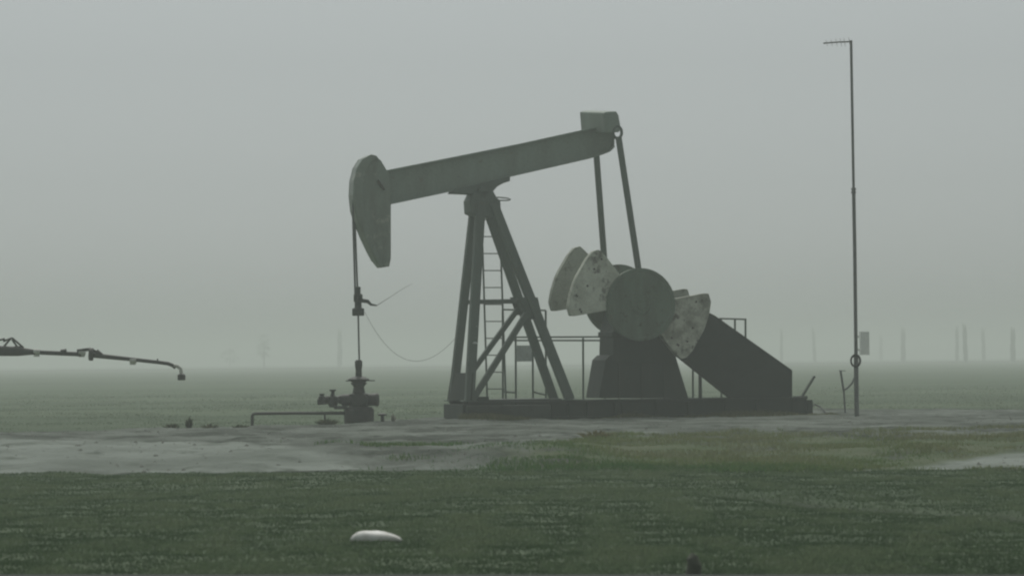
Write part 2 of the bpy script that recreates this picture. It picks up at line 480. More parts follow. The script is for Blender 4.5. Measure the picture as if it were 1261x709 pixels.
def blades(name, x, y, h, w, tone, material, lean=0.6):
    n = len(x)
    z = zones(x, y)[0]
    a = RNG.uniform(0, 2 * math.pi, n); la = RNG.uniform(0, 2 * math.pi, n); ll = RNG.uniform(0.1, lean, n) * h
    dx, dy = np.cos(a) * w / 2, np.sin(a) * w / 2
    base1 = np.stack([x - dx, y - dy, z - 0.01], -1); base2 = np.stack([x + dx, y + dy, z - 0.01], -1)
    mx, my = np.cos(la) * ll, np.sin(la) * ll
    m1 = np.stack([x - dx * .8 + mx * .4, y - dy * .8 + my * .4, z + h * .6], -1)
    m2 = np.stack([x + dx * .8 + mx * .4, y + dy * .8 + my * .4, z + h * .6], -1)
    tip = np.stack([x + mx, y + my, z + h], -1)
    co = np.stack([base1, base2, m1, m2, tip], 1).reshape(-1, 3)
    o = np.arange(n)[:, None] * 5
    loops = np.concatenate([o + np.array([[0, 1, 3, 2]]), o + np.array([[2, 3, 4]])], 1)
    me = bpy.data.meshes.new(name)
    me.vertices.add(len(co)); me.vertices.foreach_set('co', co.ravel().astype(np.float32))
    me.loops.add(loops.size); me.loops.foreach_set('vertex_index', loops.ravel().astype(np.int32))
    me.polygons.add(2 * n)
    st = (np.arange(n)[:, None] * 7 + np.array([[0, 4]])).ravel()
    me.polygons.foreach_set('loop_start', st.astype(np.int32))
    me.update(calc_edges=True)
    at = me.attributes.new('tone', 'FLOAT', 'POINT'); at.data.foreach_set('value', np.repeat(tone, 5).astype(np.float32))
    me.materials.append(material)
    ob = bpy.data.objects.new(name, me); col.objects.link(ob)
    return ob

def scatter(n, y0, y1, k=0.46, extra=2.0, power=1.0):
    y0, y1, k = y0 * K, y1 * K, k / K
    y = y0 + (y1 - y0) * RNG.random(n) ** power
    x = RNG.uniform(-1, 1, n) * (k * y + extra)
    return x, y

# low crop grass in front of the pad
x, y = scatter(560000, 10.2, 24.0, power=1.25)
_, di, tr, we, ru = zones(x, y)
clump = fbm(x, y / 3.2, 0.55, 71, 3); wide = fbm(x, y / K, 3.0, 73, 3)
keep = (np.maximum(di * 1.6, tr) < 0.45) & (RNG.random(len(x)) < 0.8 + 0.6 * np.clip(clump - 0.3, 0, 1)) & (RNG.random(len(x)) > ru * 1.2) & (y < interp(FOOT, x) + 0.5 * K)
x, y, clump, wide = x[keep], y[keep], clump[keep], wide[keep]
h = (0.022 + 0.055 * np.clip(clump - 0.30, 0, 1)) * RNG.uniform(0.6, 1.3, len(x))
tone = np.clip(0.42 + (wide - 0.5) * 0.5 + (clump - 0.5) * 2.6 + RNG.normal(0, 0.10, len(x)), 0, 1)
g = blades('grass', x, y, h, RNG.uniform(0.008, 0.018, len(x)), tone, leaf_mat('short_grass', (0.068, 0.112, 0.056), (0.128, 0.182, 0.102), (0.150, 0.200, 0.114)), 1.2)
tag(g, 'short green grass covering the field in front of the well pad', 'grass', kind='stuff')

# rougher weeds on the bank and along the pad edge
x, y = scatter(330000, 19.5, 33.0, k=0.46, extra=2)
_, di, tr, we, ru = zones(x, y)
clump = fbm(x * 0.5, y / 1.5, 0.8, 81, 3); wide = fbm(x, y / K, 2.4, 83, 3)
keep = (tr < 0.3) & (RNG.random(len(x)) < we * np.clip((clump - 0.32) * 4.5, 0.1, 1) + di * 0.8 * (clump > 0.60) * (y < interp(TOP, x) + (1.2 + 1.5 * (x > 6)) * K) * (x > -4))
x, y, clump, wide = x[keep], y[keep], clump[keep], wide[keep]
h = (0.03 + 0.17 * np.clip(clump - 0.36, 0, 1)) * RNG.uniform(0.6, 1.3, len(x))
tone = np.clip(0.42 + (wide - 0.5) * 1.6 + 0.05 * (x - 2) + (clump - .5) * 0.7 + RNG.normal(0, 0.15, len(x)), 0, 1)
g = blades('weeds', x, y, h, RNG.uniform(0.008, 0.018, len(x)), tone, leaf_mat('bank_weeds', (0.078, 0.158, 0.058), (0.162, 0.215, 0.086), (0.205, 0.225, 0.125)), 1.1)
tag(g, 'green and yellowish weeds on the low bank before the pumpjack', 'weeds', kind='stuff')

# crop behind the pad
x, y = scatter(260000, 29.0, 95.0, k=0.46, extra=4, power=1.3)
_, di, tr, we, ru = zones(x, y)
clump = fbm(x * 0.5, y / K, 0.9, 91, 3); wide = fbm(x * 0.3, y / K, 3.0, 93, 3)
keep = (di < 0.2) & (tr < 0.2) & (y > interp(BACK, x) + 0.6 * K) & (RNG.random(len(x)) < (0.15 + 1.6 * np.clip(clump - 0.35, 0, 1)) * (1 - sstep(45 * K, 95 * K, y)))
x, y, clump, wide = x[keep], y[keep], clump[keep], wide[keep]
h = (0.02 + 0.07 * np.clip(clump - 0.3, 0, 1)) * RNG.uniform(0.6, 1.3, len(x))
tone = np.clip(0.5 + (wide - 0.5) * 1.2 + RNG.normal(0, 0.08, len(x)), 0, 1)
g = blades('crop', x, y, h, RNG.uniform(0.010, 0.02, len(x)) * (y / 32 / K), tone, leaf_mat('young_crop', (0.090, 0.134, 0.080), (0.140, 0.182, 0.118), (0.182, 0.212, 0.148)), 1.0)
tag(g, 'young green crop in the misty field behind the pumpjack', 'crop', kind='stuff')

# weeds along the foot of the skid
n = 26000
u = RNG.uniform(0.3, 11.6, n); v = -0.12 - np.abs(RNG.normal(0, 0.5, n))
x = ORI[0] + AX[0] * u + AV[0] * v; y = ORI[1] + AX[1] * u + AV[1] * v
clump = fbm(u, v * 0.4, 0.9, 161, 3)
keep = RNG.random(n) < np.clip((clump - 0.40) * 4, 0, 1)
x, y, clump = x[keep], y[keep], clump[keep]
h = (0.03 + 0.35 * np.clip(clump - 0.45, 0, 1)) * RNG.uniform(0.5, 1.4, len(x))
g = blades('skid_weeds', x, y, h, RNG.uniform(0.010, 0.022, len(x)), np.clip(RNG.normal(0.5, 0.22, len(x)), 0, 1), leaf_mat('dry_weeds', (0.075, 0.10, 0.05), (0.135, 0.145, 0.07), (0.19, 0.18, 0.105)), 1.0)
tag(g, 'dry yellowish weeds growing along the foot of the skid', 'weeds', kind='stuff')

# stones and clods on the dirt
n = 5000
x, y = scatter(n, 20.0, 34.0)
_, di, tr, we, ru = zones(x, y)
keep = np.maximum(di, tr) > 0.5
x, y = x[keep], y[keep]; zz = zones(x, y)[0]
gb = MB()
for a, b_, c in zip(x, y, zz):
    r0 = 0.012 + 0.045 * random.random() ** 7
    vs = [(a + r0 * random.uniform(.7, 1.4) * px_, b_ + r0 * random.uniform(.7, 1.4) * py_, c + r0 * random.uniform(.5, .9) * pz_) for px_, py_, pz_ in ((1, 0, 0), (0, 1, 0), (-1, 0, 0), (0, -1, 0), (0, 0, 1), (0, 0, -1))]
    gb.add(vs, [(0, 1, 4), (1, 2, 4), (2, 3, 4), (3, 0, 4), (1, 0, 5), (2, 1, 5), (3, 2, 5), (0, 3, 5)])
gravel = gb.build('gravel', mat('stones_and_clods', (0.17, 0.178, 0.155), 0.95, second=(0.24, 0.248, 0.22), scale=1.5))
tag(gravel, 'scattered stones and clods on the grey dirt pad', 'gravel', kind='stuff')

# ------------------------------------------------------------------ THE PUMPJACK
def pump():
    root = empty('pumpjack', ORI, YAW)
    tag(root, 'weathered pumpjack with raised tail, pale counterweights and long sloping beam', 'pumpjack')
    VC = 0.95                                  # the unit's centre plane
    S, D = M['steel'], M['steel_dark']
    uz = lambda pts, v: [(P(a, b, v)[0], P(a, b, v)[2]) for a, b in pts]

    # --- skid
    zt = 0.50
    for v in (0.12, 1.78):
        b = MB(); L = 10.93; U0 = 0.62
        b.box((U0, v - 0.12, zt - 0.05), (L, v + 0.12, zt))
        b.box((U0, v - 0.025, 0.052), (L, v + 0.025, zt - 0.052))
        b.box((U0, v - 0.12, -0.05), (L, v + 0.12, 0.05))
        for k in range(10): b.box((1.0 + k * 1.05, v - 0.11, 0.053), (1.02 + k * 1.05, v + 0.11, zt - 0.053))
        b.build('skid_rail', D, root, 0.006)
    for u in (0.47, 1.7, 3.6, 5.0, 7.2, 9.3, 10.94):
        MB().box((u, -0.01, 0.02), (u + 0.14, 1.91, zt - 0.08)).build('cross_member', D, root, 0.006)
    MB().box((0.56, -0.22, -0.3), (3.0, 2.02, 0.40)).build('foundation_block', M['concrete'], root, 0.03)
    b = MB()
    b.box((1.35, 0.3, zt + 0.002), (3.5, 1.9, zt + 0.05)); b.box((1.0, 0.25, zt + 0.002), (1.32, 0.5, zt + 0.14))
    b.build('deck_plate', D, root, 0.01)

    # --- samson post
    def leg(top, bot, vt, vb, w):
        b = MB()
        p0, p1 = np.array(P(*bot, vb)), np.array(P(*top, vt))
        p0 = p1 + (p0 - p1) * (p1[2] - zt - 0.01) / (p1[2] - p0[2])
        b.bar(p0, p1, w, w * 0.9, up=(0, 1, 0))
        b.box((p0[0] - 0.22, p0[1] - 0.17, zt + 0.003), (p0[0] + 0.22, p0[1] + 0.17, zt + 0.035))
        return b.build('leg', S, root, 0.012)
    leg((592, 246), (578, 491), 0.66, 0.15, 0.25); leg((585, 246), (558, 489), 1.24, 1.75, 0.23)
    leg((607, 250), (701, 490), 0.66, 0.15, 0.25); leg((598, 252), (681, 488), 1.24, 1.75, 0.23)
    for px, py, rr_ in ((587, 404, 0.055), (586, 411, 0.04), (585, 424, 0.075), (586, 417, 0.035)):   # old pale paint splashes on the near front leg
        q = P(px, py, 0.19 + (424 - py) * 0.0022)
        MB().lathe([(-0.012, rr_ * 1.1), (0.0, rr_), (0.05, rr_)], q, (0, 1, 0), 9).build('paint_patch', M['panel'], root)
    def brace(a, va, c, vc, w):
        MB().bar(P(*a, va), P(*c, vc), w, w, up=(0, 1, 0)).build('brace', S, root, 0.008)
    brace((585, 371), 0.42, (654, 370), 0.42, 0.10)
    brace((570, 372), 1.50, (642, 371), 1.50, 0.12)
    brace((656, 374), 0.42, (582, 492), 0.20, 0.16)
    brace((641, 376), 1.50, (562, 484), 1.70, 0.14)
    # gussets where the bracing meets the rear legs
    MB().prism(uz([(638, 366), (662, 366), (668, 392), (650, 394)], 0.36), 0.345, 0.375).build('gusset', S, root, 0.004)
    MB().prism(uz([(628, 366), (648, 366), (652, 388), (636, 388)], 1.56), 1.55, 1.58).build('gusset', S, root, 0.004)
    # plate closing the lower front between the front legs
    a0, a1, c0, c1 = P(584, 459, 0.10), P(582, 494, 0.02), P(558, 458, 1.82), P(553, 494, 1.88)
    b = MB()
    f = [(a0[0] - .06, a0[1], a0[2]), (a1[0] - .06, a1[1], zt + .04), (c1[0] - .06, c1[1], zt + .04), (c0[0] - .06, c0[1], a0[2])]
    g2 = [(q[0] + 0.04, q[1], q[2]) for q in f]
    b.add(f + g2, [(0, 1, 2, 3), (7, 6, 5, 4), (0, 4, 5, 1), (1, 5, 6, 2), (2, 6, 7, 3), (3, 7, 4, 0)])
    b.build('front_panel', D, root)
    # saddle / centre bearing
    b = MB()
    b.prism(uz([(580, 262), (579, 247), (583, 238), (606, 233), (612, 244), (616, 247), (617, 262), (608, 268), (588, 266)], 0.62), 0.60, 1.30)
    b.build('post_cap', S, root, 0.02)
    b = MB()
    b.prism(uz([(556, 238), (580, 239), (606, 237), (612, 230), (619, 226), (628, 223), (628, 217), (560, 233)], 0.74), 0.72, 1.18)
    c = P(596, 236, 0.6)
    b.lathe([(0, 0.15), (0.8, 0.15)], c, (0, 1, 0), 20)
    b.build('saddle_bearing', S, root, 0.012)
    # ladder on the far side
    b = MB()
    l0, l1 = P(593, 262, 1.42), P(600, 491, 1.95)
    r0, r1 = P(615, 262, 1.42), P(623, 491, 1.95)
    b.tube([l0, l1], 0.028, 8); b.tube([r0, r1], 0.028, 8)
    n = 11
    for k in range(n):
        t = (k + 0.4) / n
        b.tube([np.array(l0) * (1 - t) + np.array(l1) * t, np.array(r0) * (1 - t) + np.array(r1) * t], 0.017, 6)
    lad = b.build('ladder', S, root)
    b = MB(); c = P(616, 245, 1.30)
    b.tube([(c[0] + 0.29 * math.cos(q), c[1] + 0.29 * math.sin(q), c[2] + 0.06 * math.sin(q)) for q in np.linspace(0, 2 * math.pi, 29)], 0.02, 8)
    b.tube([(c[0] - .29, c[1], c[2]), (P(600, 247, 1.25)[0], 1.25, c[2])], 0.02, 6)
    b.build('hoop', S, lad)

    # --- walking beam: an I-section
    top = [(474, 210), (560, 193), (640, 177), (715, 160.5), (757, 152)]
    bot = [(757, 181), (751, 187), (738, 192), (724, 196), (628, 218), (560, 235), (480, 252)]
    pts = uz(top + bot, 0.78)
    b = MB(); b.prism(pts, VC - 0.05, VC + 0.05)
    def strip(q, th):
        q = [np.array(k) for k in q]
        lo = []
        for i, p in enumerate(q):
            d = q[min(i + 1, len(q) - 1)] - q[max(i - 1, 0)]; d /= np.linalg.norm(d)
            lo.append(p + np.array([d[1], -d[0]]) * th)
        return [tuple(k) for k in q] + [tuple(k) for k in lo[::-1]]
    b.prism(strip(pts[:5], 0.05), VC - 0.2, VC + 0.2)
    b.prism(strip(pts[5:], 0.05), VC - 0.2, VC + 0.2)
    b.prism(strip([pts[4], pts[5]], 0.03), VC - 0.16, VC + 0.16)
    b.build('walking_beam', M['beam'], root, 0.006)

    # --- horsehead
    prof = [(457, 190), (464, 192), (470, 198), (476, 208), (481, 216), (482, 250), (482, 318), (480, 328), (470, 329.5),
            (464, 322), (457, 309), (449, 292), (442, 275), (437, 259), (435, 240), (436, 222), (440, 206), (447, 195)]
    pr = uz(prof, 0.68)
    b = MB()
    b.prism(pr, VC - 0.24, VC + 0.24)
    # raised rim on the near and far cheeks along the curved face
    for v0, v1 in ((VC - 0.30, VC - 0.243), (VC + 0.243, VC + 0.30)):
        front = [pr[i] for i in (9, 10, 11, 12, 13, 14, 15, 16, 17, 0, 1)]
        cx, cz = P(476, 255, 0.68)[0], P(476, 255, 0.68)[2]
        inner = [(x + (cx - x) * 0.30, z + (cz - z) * 0.10) for x, z in front]
        b.prism(front + inner[::-1], v0, v1)
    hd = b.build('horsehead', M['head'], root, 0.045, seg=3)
    b = MB(); c = P(465, 222, 0.62); b.bar(c, P(473, 234, 0.62), 0.05, 0.10, up=(0, 1, 0))
    b.build('latch', M['rust'], hd, 0.01)

    # --- equaliser on the tail, pitman arms
    e = [(743, 139), (748, 137.5), (759, 137), (762, 142), (765, 158), (763, 163), (745, 164)]
    b = MB(); b.prism(uz(e, 0.02), 0.02, 2.12); b.v = [(a, q, c + 0.2 * (q > 1)) for a, q, c in b.v]; b.build('equaliser_beam', M['beam'], root, 0.035)
    pivot = P(761, 163, 0.0)
    for v in (0.05, 2.09):
        ring = [(pivot[0] + 0.13 * math.cos(q), v, pivot[2] + 0.17 * math.sin(q) + 0.2 * (v > 1)) for q in np.linspace(0, 2 * math.pi, 25)]
        MB().tube(ring, 0.045, 8).build('pitman_hanger', S, root)
    for v, lo in ((0.05, (787.5, 340)), (2.09, (745.5, 338))):
        t0 = (pivot[0] + 0.03, v, pivot[2] - 0.12 + 0.2 * (v > 1))
        b = MB(); b.tube([t0, P(*lo, v)], 0.092, 14)
        b.lathe([(-0.1, 0.14), (0.1, 0.14)], P(*lo, v), (0, 1, 0), 16)
        b.build('pitman_arm', S, root, smooth=True)

    # --- cranks: disc and the two fan-shaped counterweights
    cc = P(787, 375, -0.12); cx, cz = cc[0], cc[2]
    rad = (P(829, 375, -0.12)[0] - cx)
    fan = [(-51, -67.5), (-42, -59), (-26, -38), (-8, -14), (-4, -2), (-30, 5), (-85, 15), (-88.5, 3), (-86, -12), (-80, -31), (-66, -56), (-58, -65.5)]
    fan = [(P(787 + a, 375 + q, -0.12)[0] - cx, P(787 + a, 375 + q, -0.12)[2] - cz) for a, q in fan]
    fan = smooth_poly(fan, 2, 0.10)
    rnd = random.Random(5)
    for v0, out in ((-0.10, -1), (1.92, 1)):
        b = MB()
        b.lathe([(0, rad * 0.97), (0.0, rad), (0.20, rad), (0.20, rad - 0.09), (0.18, rad - 0.11), (0.17, 0.30), (0.21, 0.26), (0.21, 0.14), (0.26, 0.13), (0.26, 0.0)],
                (cx, v0, cz), (0, out, 0), 64)
        if out > 0: b.v = [(a + 0.14, q, c + 0.18) for a, q, c in b.v]
        dsc = b.build('crank_disc', M['disc'], root, 0.008)
        for sg in (1, -1):
            w = MB()
            poly = [(cx + sg * a, cz + sg * q) for a, q in fan]
            va, vb = sorted((v0 + out * 0.13, v0 - out * 0.10))
            w.prism(poly, va, vb)
            w.m = 1
            face = v0 + out * 0.13
            for k in range(9):                   # bolts and lifting holes
                a, q = fan[rnd.randrange(len(fan))]
                tt = rnd.uniform(0.62, 0.88)
                mx, mz = -0.55 * rad / 0.98, 0.22
                px_, pz_ = mx * 1.6 * (1 - tt) + a * tt, mz * 1.6 * (1 - tt) + q * tt
                w.lathe([(-0.02, 0.035), (0.012, 0.035)], (cx + sg * px_, face, cz + sg * pz_), (0, out, 0), 10)
            if out > 0: w.v = [(a + 0.14, q, c + 0.18) for a, q, c in w.v]
            w.build('counterweight', [(M['weight_grey'] if out > 0 else M['weight'] if sg > 0 else M['weight_oily']), M['rust']], dsc, 0.03, seg=3)
    b = MB(); b.lathe([(0, 0.13), (2.1, 0.13)], (cx, -0.14, cz), (0, 1, 0), 20); b.build('crank_shaft', D, root)

    # --- gearbox and pedestal
    ped = [(738, 490), (746, 443), (752, 437), (832, 438), (848, 490)]
    b = MB(); b.prism(uz(ped, 0.35), 0.35, 1.55)
    for u in (762, 790, 818):
        q = P(u, 470, 0.33)[0]; b.box((q - 0.02, 0.31, zt + 0.003), (q + 0.02, 0.348, 1.55))
    b.build('pedestal', D, root, 0.02)
    gb = [(755, 447), (756, 408), (762, 380), (772, 356), (790, 350), (806, 356), (820, 380), (832, 410), (833, 447)]
    b = MB(); b.prism(uz(gb, 0.33), 0.33, 1.57)
    b.prism(uz([(754, 415), (754, 408), (834, 410), (834, 416)], 0.33), 0.31, 1.59)
    for v in (0.24, 1.55): b.lathe([(0, 0.34), (0.12, 0.34)], (cx, v, cz), (0, 1, 0), 24)
    b.build('gearbox', D, root, 0.025)
    # --- belt guard
    gd = [(830, 433), (826, 404), (838, 388), (872, 385), (880, 389), (975, 456), (975, 489), (905, 493)]
    b = MB(); b.prism(uz(gd, 0.30), 0.32, 0.62)
    rim = uz(gd, 0.30)
    for i in range(len(rim)):
        p, q = rim[i], rim[(i + 1) % len(rim)]
        b.tube([(p[0], 0.315, p[1]), (q[0], 0.315, q[1])], 0.022, 6)
    for k in range(1, 5):                       # stiffener straps across the guard side
        t = k / 5
        a = np.array(rim[4]) * (1 - t) + np.array(rim[5]) * t; c = np.array(rim[0]) * (1 - t) + np.array(rim[7]) * t
        b.bar((a[0], 0.312, a[1]), (c[0], 0.312, c[1]), 0.05, 0.02, up=(0, 1, 0))
    bg_ = b.build('belt_guard', M['guard'], root)
    for q, v in ((973, 0.34), (862, 0.7)):
        p = P(q, 488 if q > 900 else 455, v)
        MB().box((p[0] - 0.04, v - 0.04, 0.49), (p[0] + 0.04, v + 0.04, p[2] + 0.03)).build('guard_post', D, root, 0.005)
    # motor behind the guard
    b = MB(); c = P(945, 470, 0.7)
    b.lathe([(0, .24), (.05, .30), (.7, .30), (.75, .22), (.85, .20)], (c[0], 0.70, c[2]), (0, 1, 0), 24)
    for k in range(8): b.lathe([(0, .33), (.02, .33)], (c[0], 0.80 + k * 0.075, c[2]), (0, 1, 0), 24)
    b.box((c[0] - 0.35, 0.7, 0.502), (c[0] + 0.35, 1.5, c[2] - 0.26))
    b.build('motor', D, root, 0.008)
    # brake lever and control stand at the rear end
    b = MB(); p0, p1 = P(984, 494, 0.5), P(1003, 463, 0.5)
    b.bar(p0, p1, 0.05, 0.11, up=(0, 1, 0)); b.tube([p0, P(973, 497, 0.5), P(960, 498, 0.5)], 0.03, 8)
    b.box((p0[0] - 0.15, 0.38, 0.45), (p0[0] + 0.22, 0.62, 0.53))
    b.build('brake_lever', D, root, 0.008)

    # --- bridle, carrier bar and polished rod
    hx = P(434, 240, VC)
    for v, a, c in ((VC - 0.14, (434.5, 262), (437.5, 364)), (VC + 0.14, (436.5, 262), (440.5, 364))):
        MB().tube([P(a[0] + 1, 235, v), P(*a, v), P(*c, v)], 0.028, 8).build('bridle_cable', M['wire'], root)
    b = MB()
    ra = P(441, 372, VC)
    b.box((ra[0] - 0.07, VC - 0.24, ra[2] + 0.02), (ra[0] + 0.07, VC + 0.24, ra[2] + 0.20))
    b.lathe([(-0.38, .045), (-0.38, .16), (-0.36, .17), (-0.18, .17), (-0.15, .1), (0.0, .1), (0.02, .12), (0.22, .12), (0.25, .07), (0.42, .075), (0.44, .05)], ra, n=18)
    cb = b.build('carrier_bar', D, root, 0.006)
    b = MB(); q = P(464, 376, VC - 0.1)
    b.tube([P(446, 370, VC - 0.1), P(453, 371, VC - 0.1), P(457, 375, VC - 0.1), q], [0.06, 0.055, 0.035, 0.02], 8)
    b.build('rotator_lever', D, cb)
    MB().tube([(ra[0], VC, ra[2] - 0.3), P(442.5, 450, VC)], 0.026, 10).build('polished_rod', M['galv'], root)
    # thin signal cable sagging from the carrier bar to the post
    a, c = np.array(P(449, 384, VC)), np.array(P(562, 415, 1.6))
    pts = []
    for t in np.linspace(0, 1, 25):
        p = a * (1 - t) + c * t; p[2] -= 1.02 * 4 * t * (1 - t) * (1 - 0.25 * (t - .5)); pts.append(p)
    MB().tube(pts, 0.0055, 6).build('signal_cable', M['wire'], root)
    MB().tube([q, P(480, 366, VC), P(495, 356, VC), P(508, 349, VC)], [0.010, 0.006, 0.005, 0.003], 6).build('signal_cable', M['wire'], root)
    return root, ra
pumpjack, rod = pump()

def unit_to_world(p):
    return ORI + AX * p[0] + AV * p[1] + np.array([0, 0, p[2]])

# ------------------------------------------------------------------ wellhead
def wellhead():
    c = unit_to_world(P(442, 500, 0.95))
    zb = zat(c[0], c[1]) - 0.06
    root = empty('wellhead', (c[0], c[1], zb), 0)
    tag(root, 'dark wellhead with stacked valves and flanges under the hanging rod', 'wellhead')
    k = F / c[1]
    X_ = lambda px: (px - 442.0) / k
    hz_row = HORIZON - (442 - W0 / 2) * math.tan(ROLL)
    Z_ = lambda py: EYE - zb + (hz_row - py) / k
    D = M['pipe']
    def lz(name, prof, px=442, y=0, n=20):
        """prof of (pixel row, radius in pixels)"""
        return MB().lathe([(Z_(r), w / k) for r, w in prof], (X_(px), y, 0), n=n).build(name, D, root, 0.006, smooth=False)
    lz('casing_head', [(525, 17), (518, 18.5), (504, 18.5), (501, 16), (500, 10)])
    b = MB(); b.lathe([(-23 / k, 0.05), (-21 / k, 7 / k), (21 / k, 7.5 / k), (21 / k, 8.5 / k), (24 / k, 8 / k), (25 / k, 5 / k)], (X_(442), 0, Z_(492)), (1, 0, 0), 20)
    b.lathe([(-0.34, 0.15), (-0.32, 0.17), (0.3, 0.17), (0.32, 0.15)], (X_(446), 0, Z_(492)), (0, 1, 0), 18)
    b.build('blowout_preventer', D, root, 0.006)
    lz('tubing_spool', [(500, 12), (485, 12), (484, 8), (476, 6.5), (474, 8), (472, 10), (471, 10), (470, 6), (468, 7)])
    b = MB(); b.lathe([(Z_(472), 4 / k), (Z_(470), 9 / k), (Z_(467.5), 13 / k), (Z_(466.5), 13 / k), (Z_(464), 8 / k), (Z_(463), 4 / k)], (0, 0, 0), n=22)
    b.bar((X_(426), 0, Z_(468.5)), (X_(462), 0, Z_(468.5)), 0.05, 0.03)
    b.build('flange', D, root)
    lz('stuffing_box', [(466, 4), (455, 3.8), (450, 4.6), (445, 4.6), (443, 3.2)])
    # side valves
    b = MB(); b.tube([(X_(430), 0, Z_(490)), (X_(391), 0, Z_(494))], 4 / k, 12)
    for px_, r in ((426, 6.5), (419, 5.5), (409, 7.5), (403, 5)): b.lathe([(-0.04, r / k), (0.04, r / k)], (X_(px_), 0, Z_(491.5)), (1, 0, 0), 16)
    b.build('side_outlet', D, root)
    for px_, top, r in ((396.5, 484, 2.6), (410, 479, 3.4)):
        b = MB(); b.lathe([(Z_(501 if r > 3 else 496), r * 1.2 / k), (Z_(496), r * 1.9 / k), (Z_(488), r * 1.6 / k), (Z_(486), r * .7 / k), (Z_(top + 1), r * .6 / k)], (X_(px_), 0, 0), n=14)
        b.lathe([(Z_(top + 2), r * 1.2 / k), (Z_(top), r * 1.2 / k)], (X_(px_), 0, 0), n=14)
        b.build('valve', D, root)
    b = MB(); b.box((X_(430), -0.12, Z_(503)), (X_(436), -0.05, Z_(487))); b.build('rusty_clamp', mat('reddish_rust', (0.16, 0.10, 0.075), 0.85), root, 0.01)
    b = MB(); b.box((X_(412), -0.3, Z_(503)), (X_(428), 0.1, Z_(499))); b.build('bracket', D, root, 0.01)
    return root, X_, Z_, c, zb
wh, WX, WZ, wc, wzb = wellhead()

# flow line running left from the wellhead
def flow_line():
    Yd = wc[1] - 0.12
    q = lambda px, py: at_depth(px, py, Yd)
    s = q(311, 526)
    root = empty('flow_line', s)
    tag(root, 'thin dark pipe running left from the wellhead with an elbow down', 'pipe')
    rel = lambda p: tuple(np.array(p) - s)
    b = MB(); b.tube([rel(q(427, 508.5)), rel(q(360, 508.5)), rel(q(314, 509)), rel(q(311.5, 510)), rel(q(310.7, 512)), rel(q(310.5, 530))], 0.045, 10)
    b.build('pipe_run', M['pipe'], root, smooth=True)
    b = MB(); b.bar(rel(q(400, 509)), rel(q(400, 528)), 0.05); b.build('support', M['pipe'], root)
flow_line()

def pipe_stub():
    p = ground(471, 519, 0.0); p[2] = zat(p[0], p[1])
    root = empty('pipe_stub', p)
    tag(root, 'short capped dark pipe stub in the dirt beside the wellhead', 'pipe')
    MB().lathe([(-0.1, .05), (0.16, .05)], (0, 0, 0), n=12).build('riser', M['pipe'], root)
    MB().lathe([(0.16, .12), (0.20, .12), (0.22, .05)], (0, 0, 0), n=12).build('cap', M['pipe'], root)
pipe_stub()

# ------------------------------------------------------------------ railing round the far side of the unit
def railing():
    V = 2.75
    w = lambda px, py, v=V: unit_to_world(P(px, py, v))
    s = unit_to_world((P(620, 480, V)[0], V, 0.0)); s[2] = zat(s[0], s[1])
    root = empty('safety_railing', s)
    tag(root, 'thin steel safety railing behind the pumpjack, grey panel hung on it', 'railing')
    rel = lambda p: tuple(np.array(p) - s)
    T = M['steel']
    gz = lambda px, v=V: (lambda p: tuple(np.array([p[0], p[1], zat(p[0], p[1]) - 0.05]) - s))(w(px, 470, v))
    for px, top in ((619, 381), (672, 382), (635, 415), (656, 418), (718, 416), (745, 416), (800, 416), (853, 416), (888, 392), (905, 393), (918, 393)):
        MB().tube([gz(px), rel(w(px, top))], 0.03, 8).build('post', T, root)
    for pts in ([(619, 381), (672, 382)], [(633, 415), (853, 414)], [(633, 419), (853, 419)], [(886, 392), (919, 393)], [(853, 419), (919, 419)], [(619, 482), (636, 483)], [(656, 482), (672, 486)]):
        MB().tube([rel(w(*p)) for p in pts], 0.026, 8).build('rail', T, root)
    b = MB()
    p0, p1 = w(636, 445, V - 0.06), w(655, 425, V - 0.06)
    c0, c1 = rel(p0), rel(p1)
    d = np.array(AV) * 0.03
    q = [np.array((c0[0], c0[1], c0[2])), np.array((c1[0], c1[1], c0[2])), np.array((c1[0], c1[1], c1[2])), np.array((c0[0], c0[1], c1[2]))]
    b.add([tuple(k) for k in q] + [tuple(k + d) for k in q], [(0, 1, 2, 3), (7, 6, 5, 4), (0, 4, 5, 1), (1, 5, 6, 2), (2, 6, 7, 3), (3, 7, 4, 0)])
    b.build('panel', M['panel'], root, 0.004)
railing()

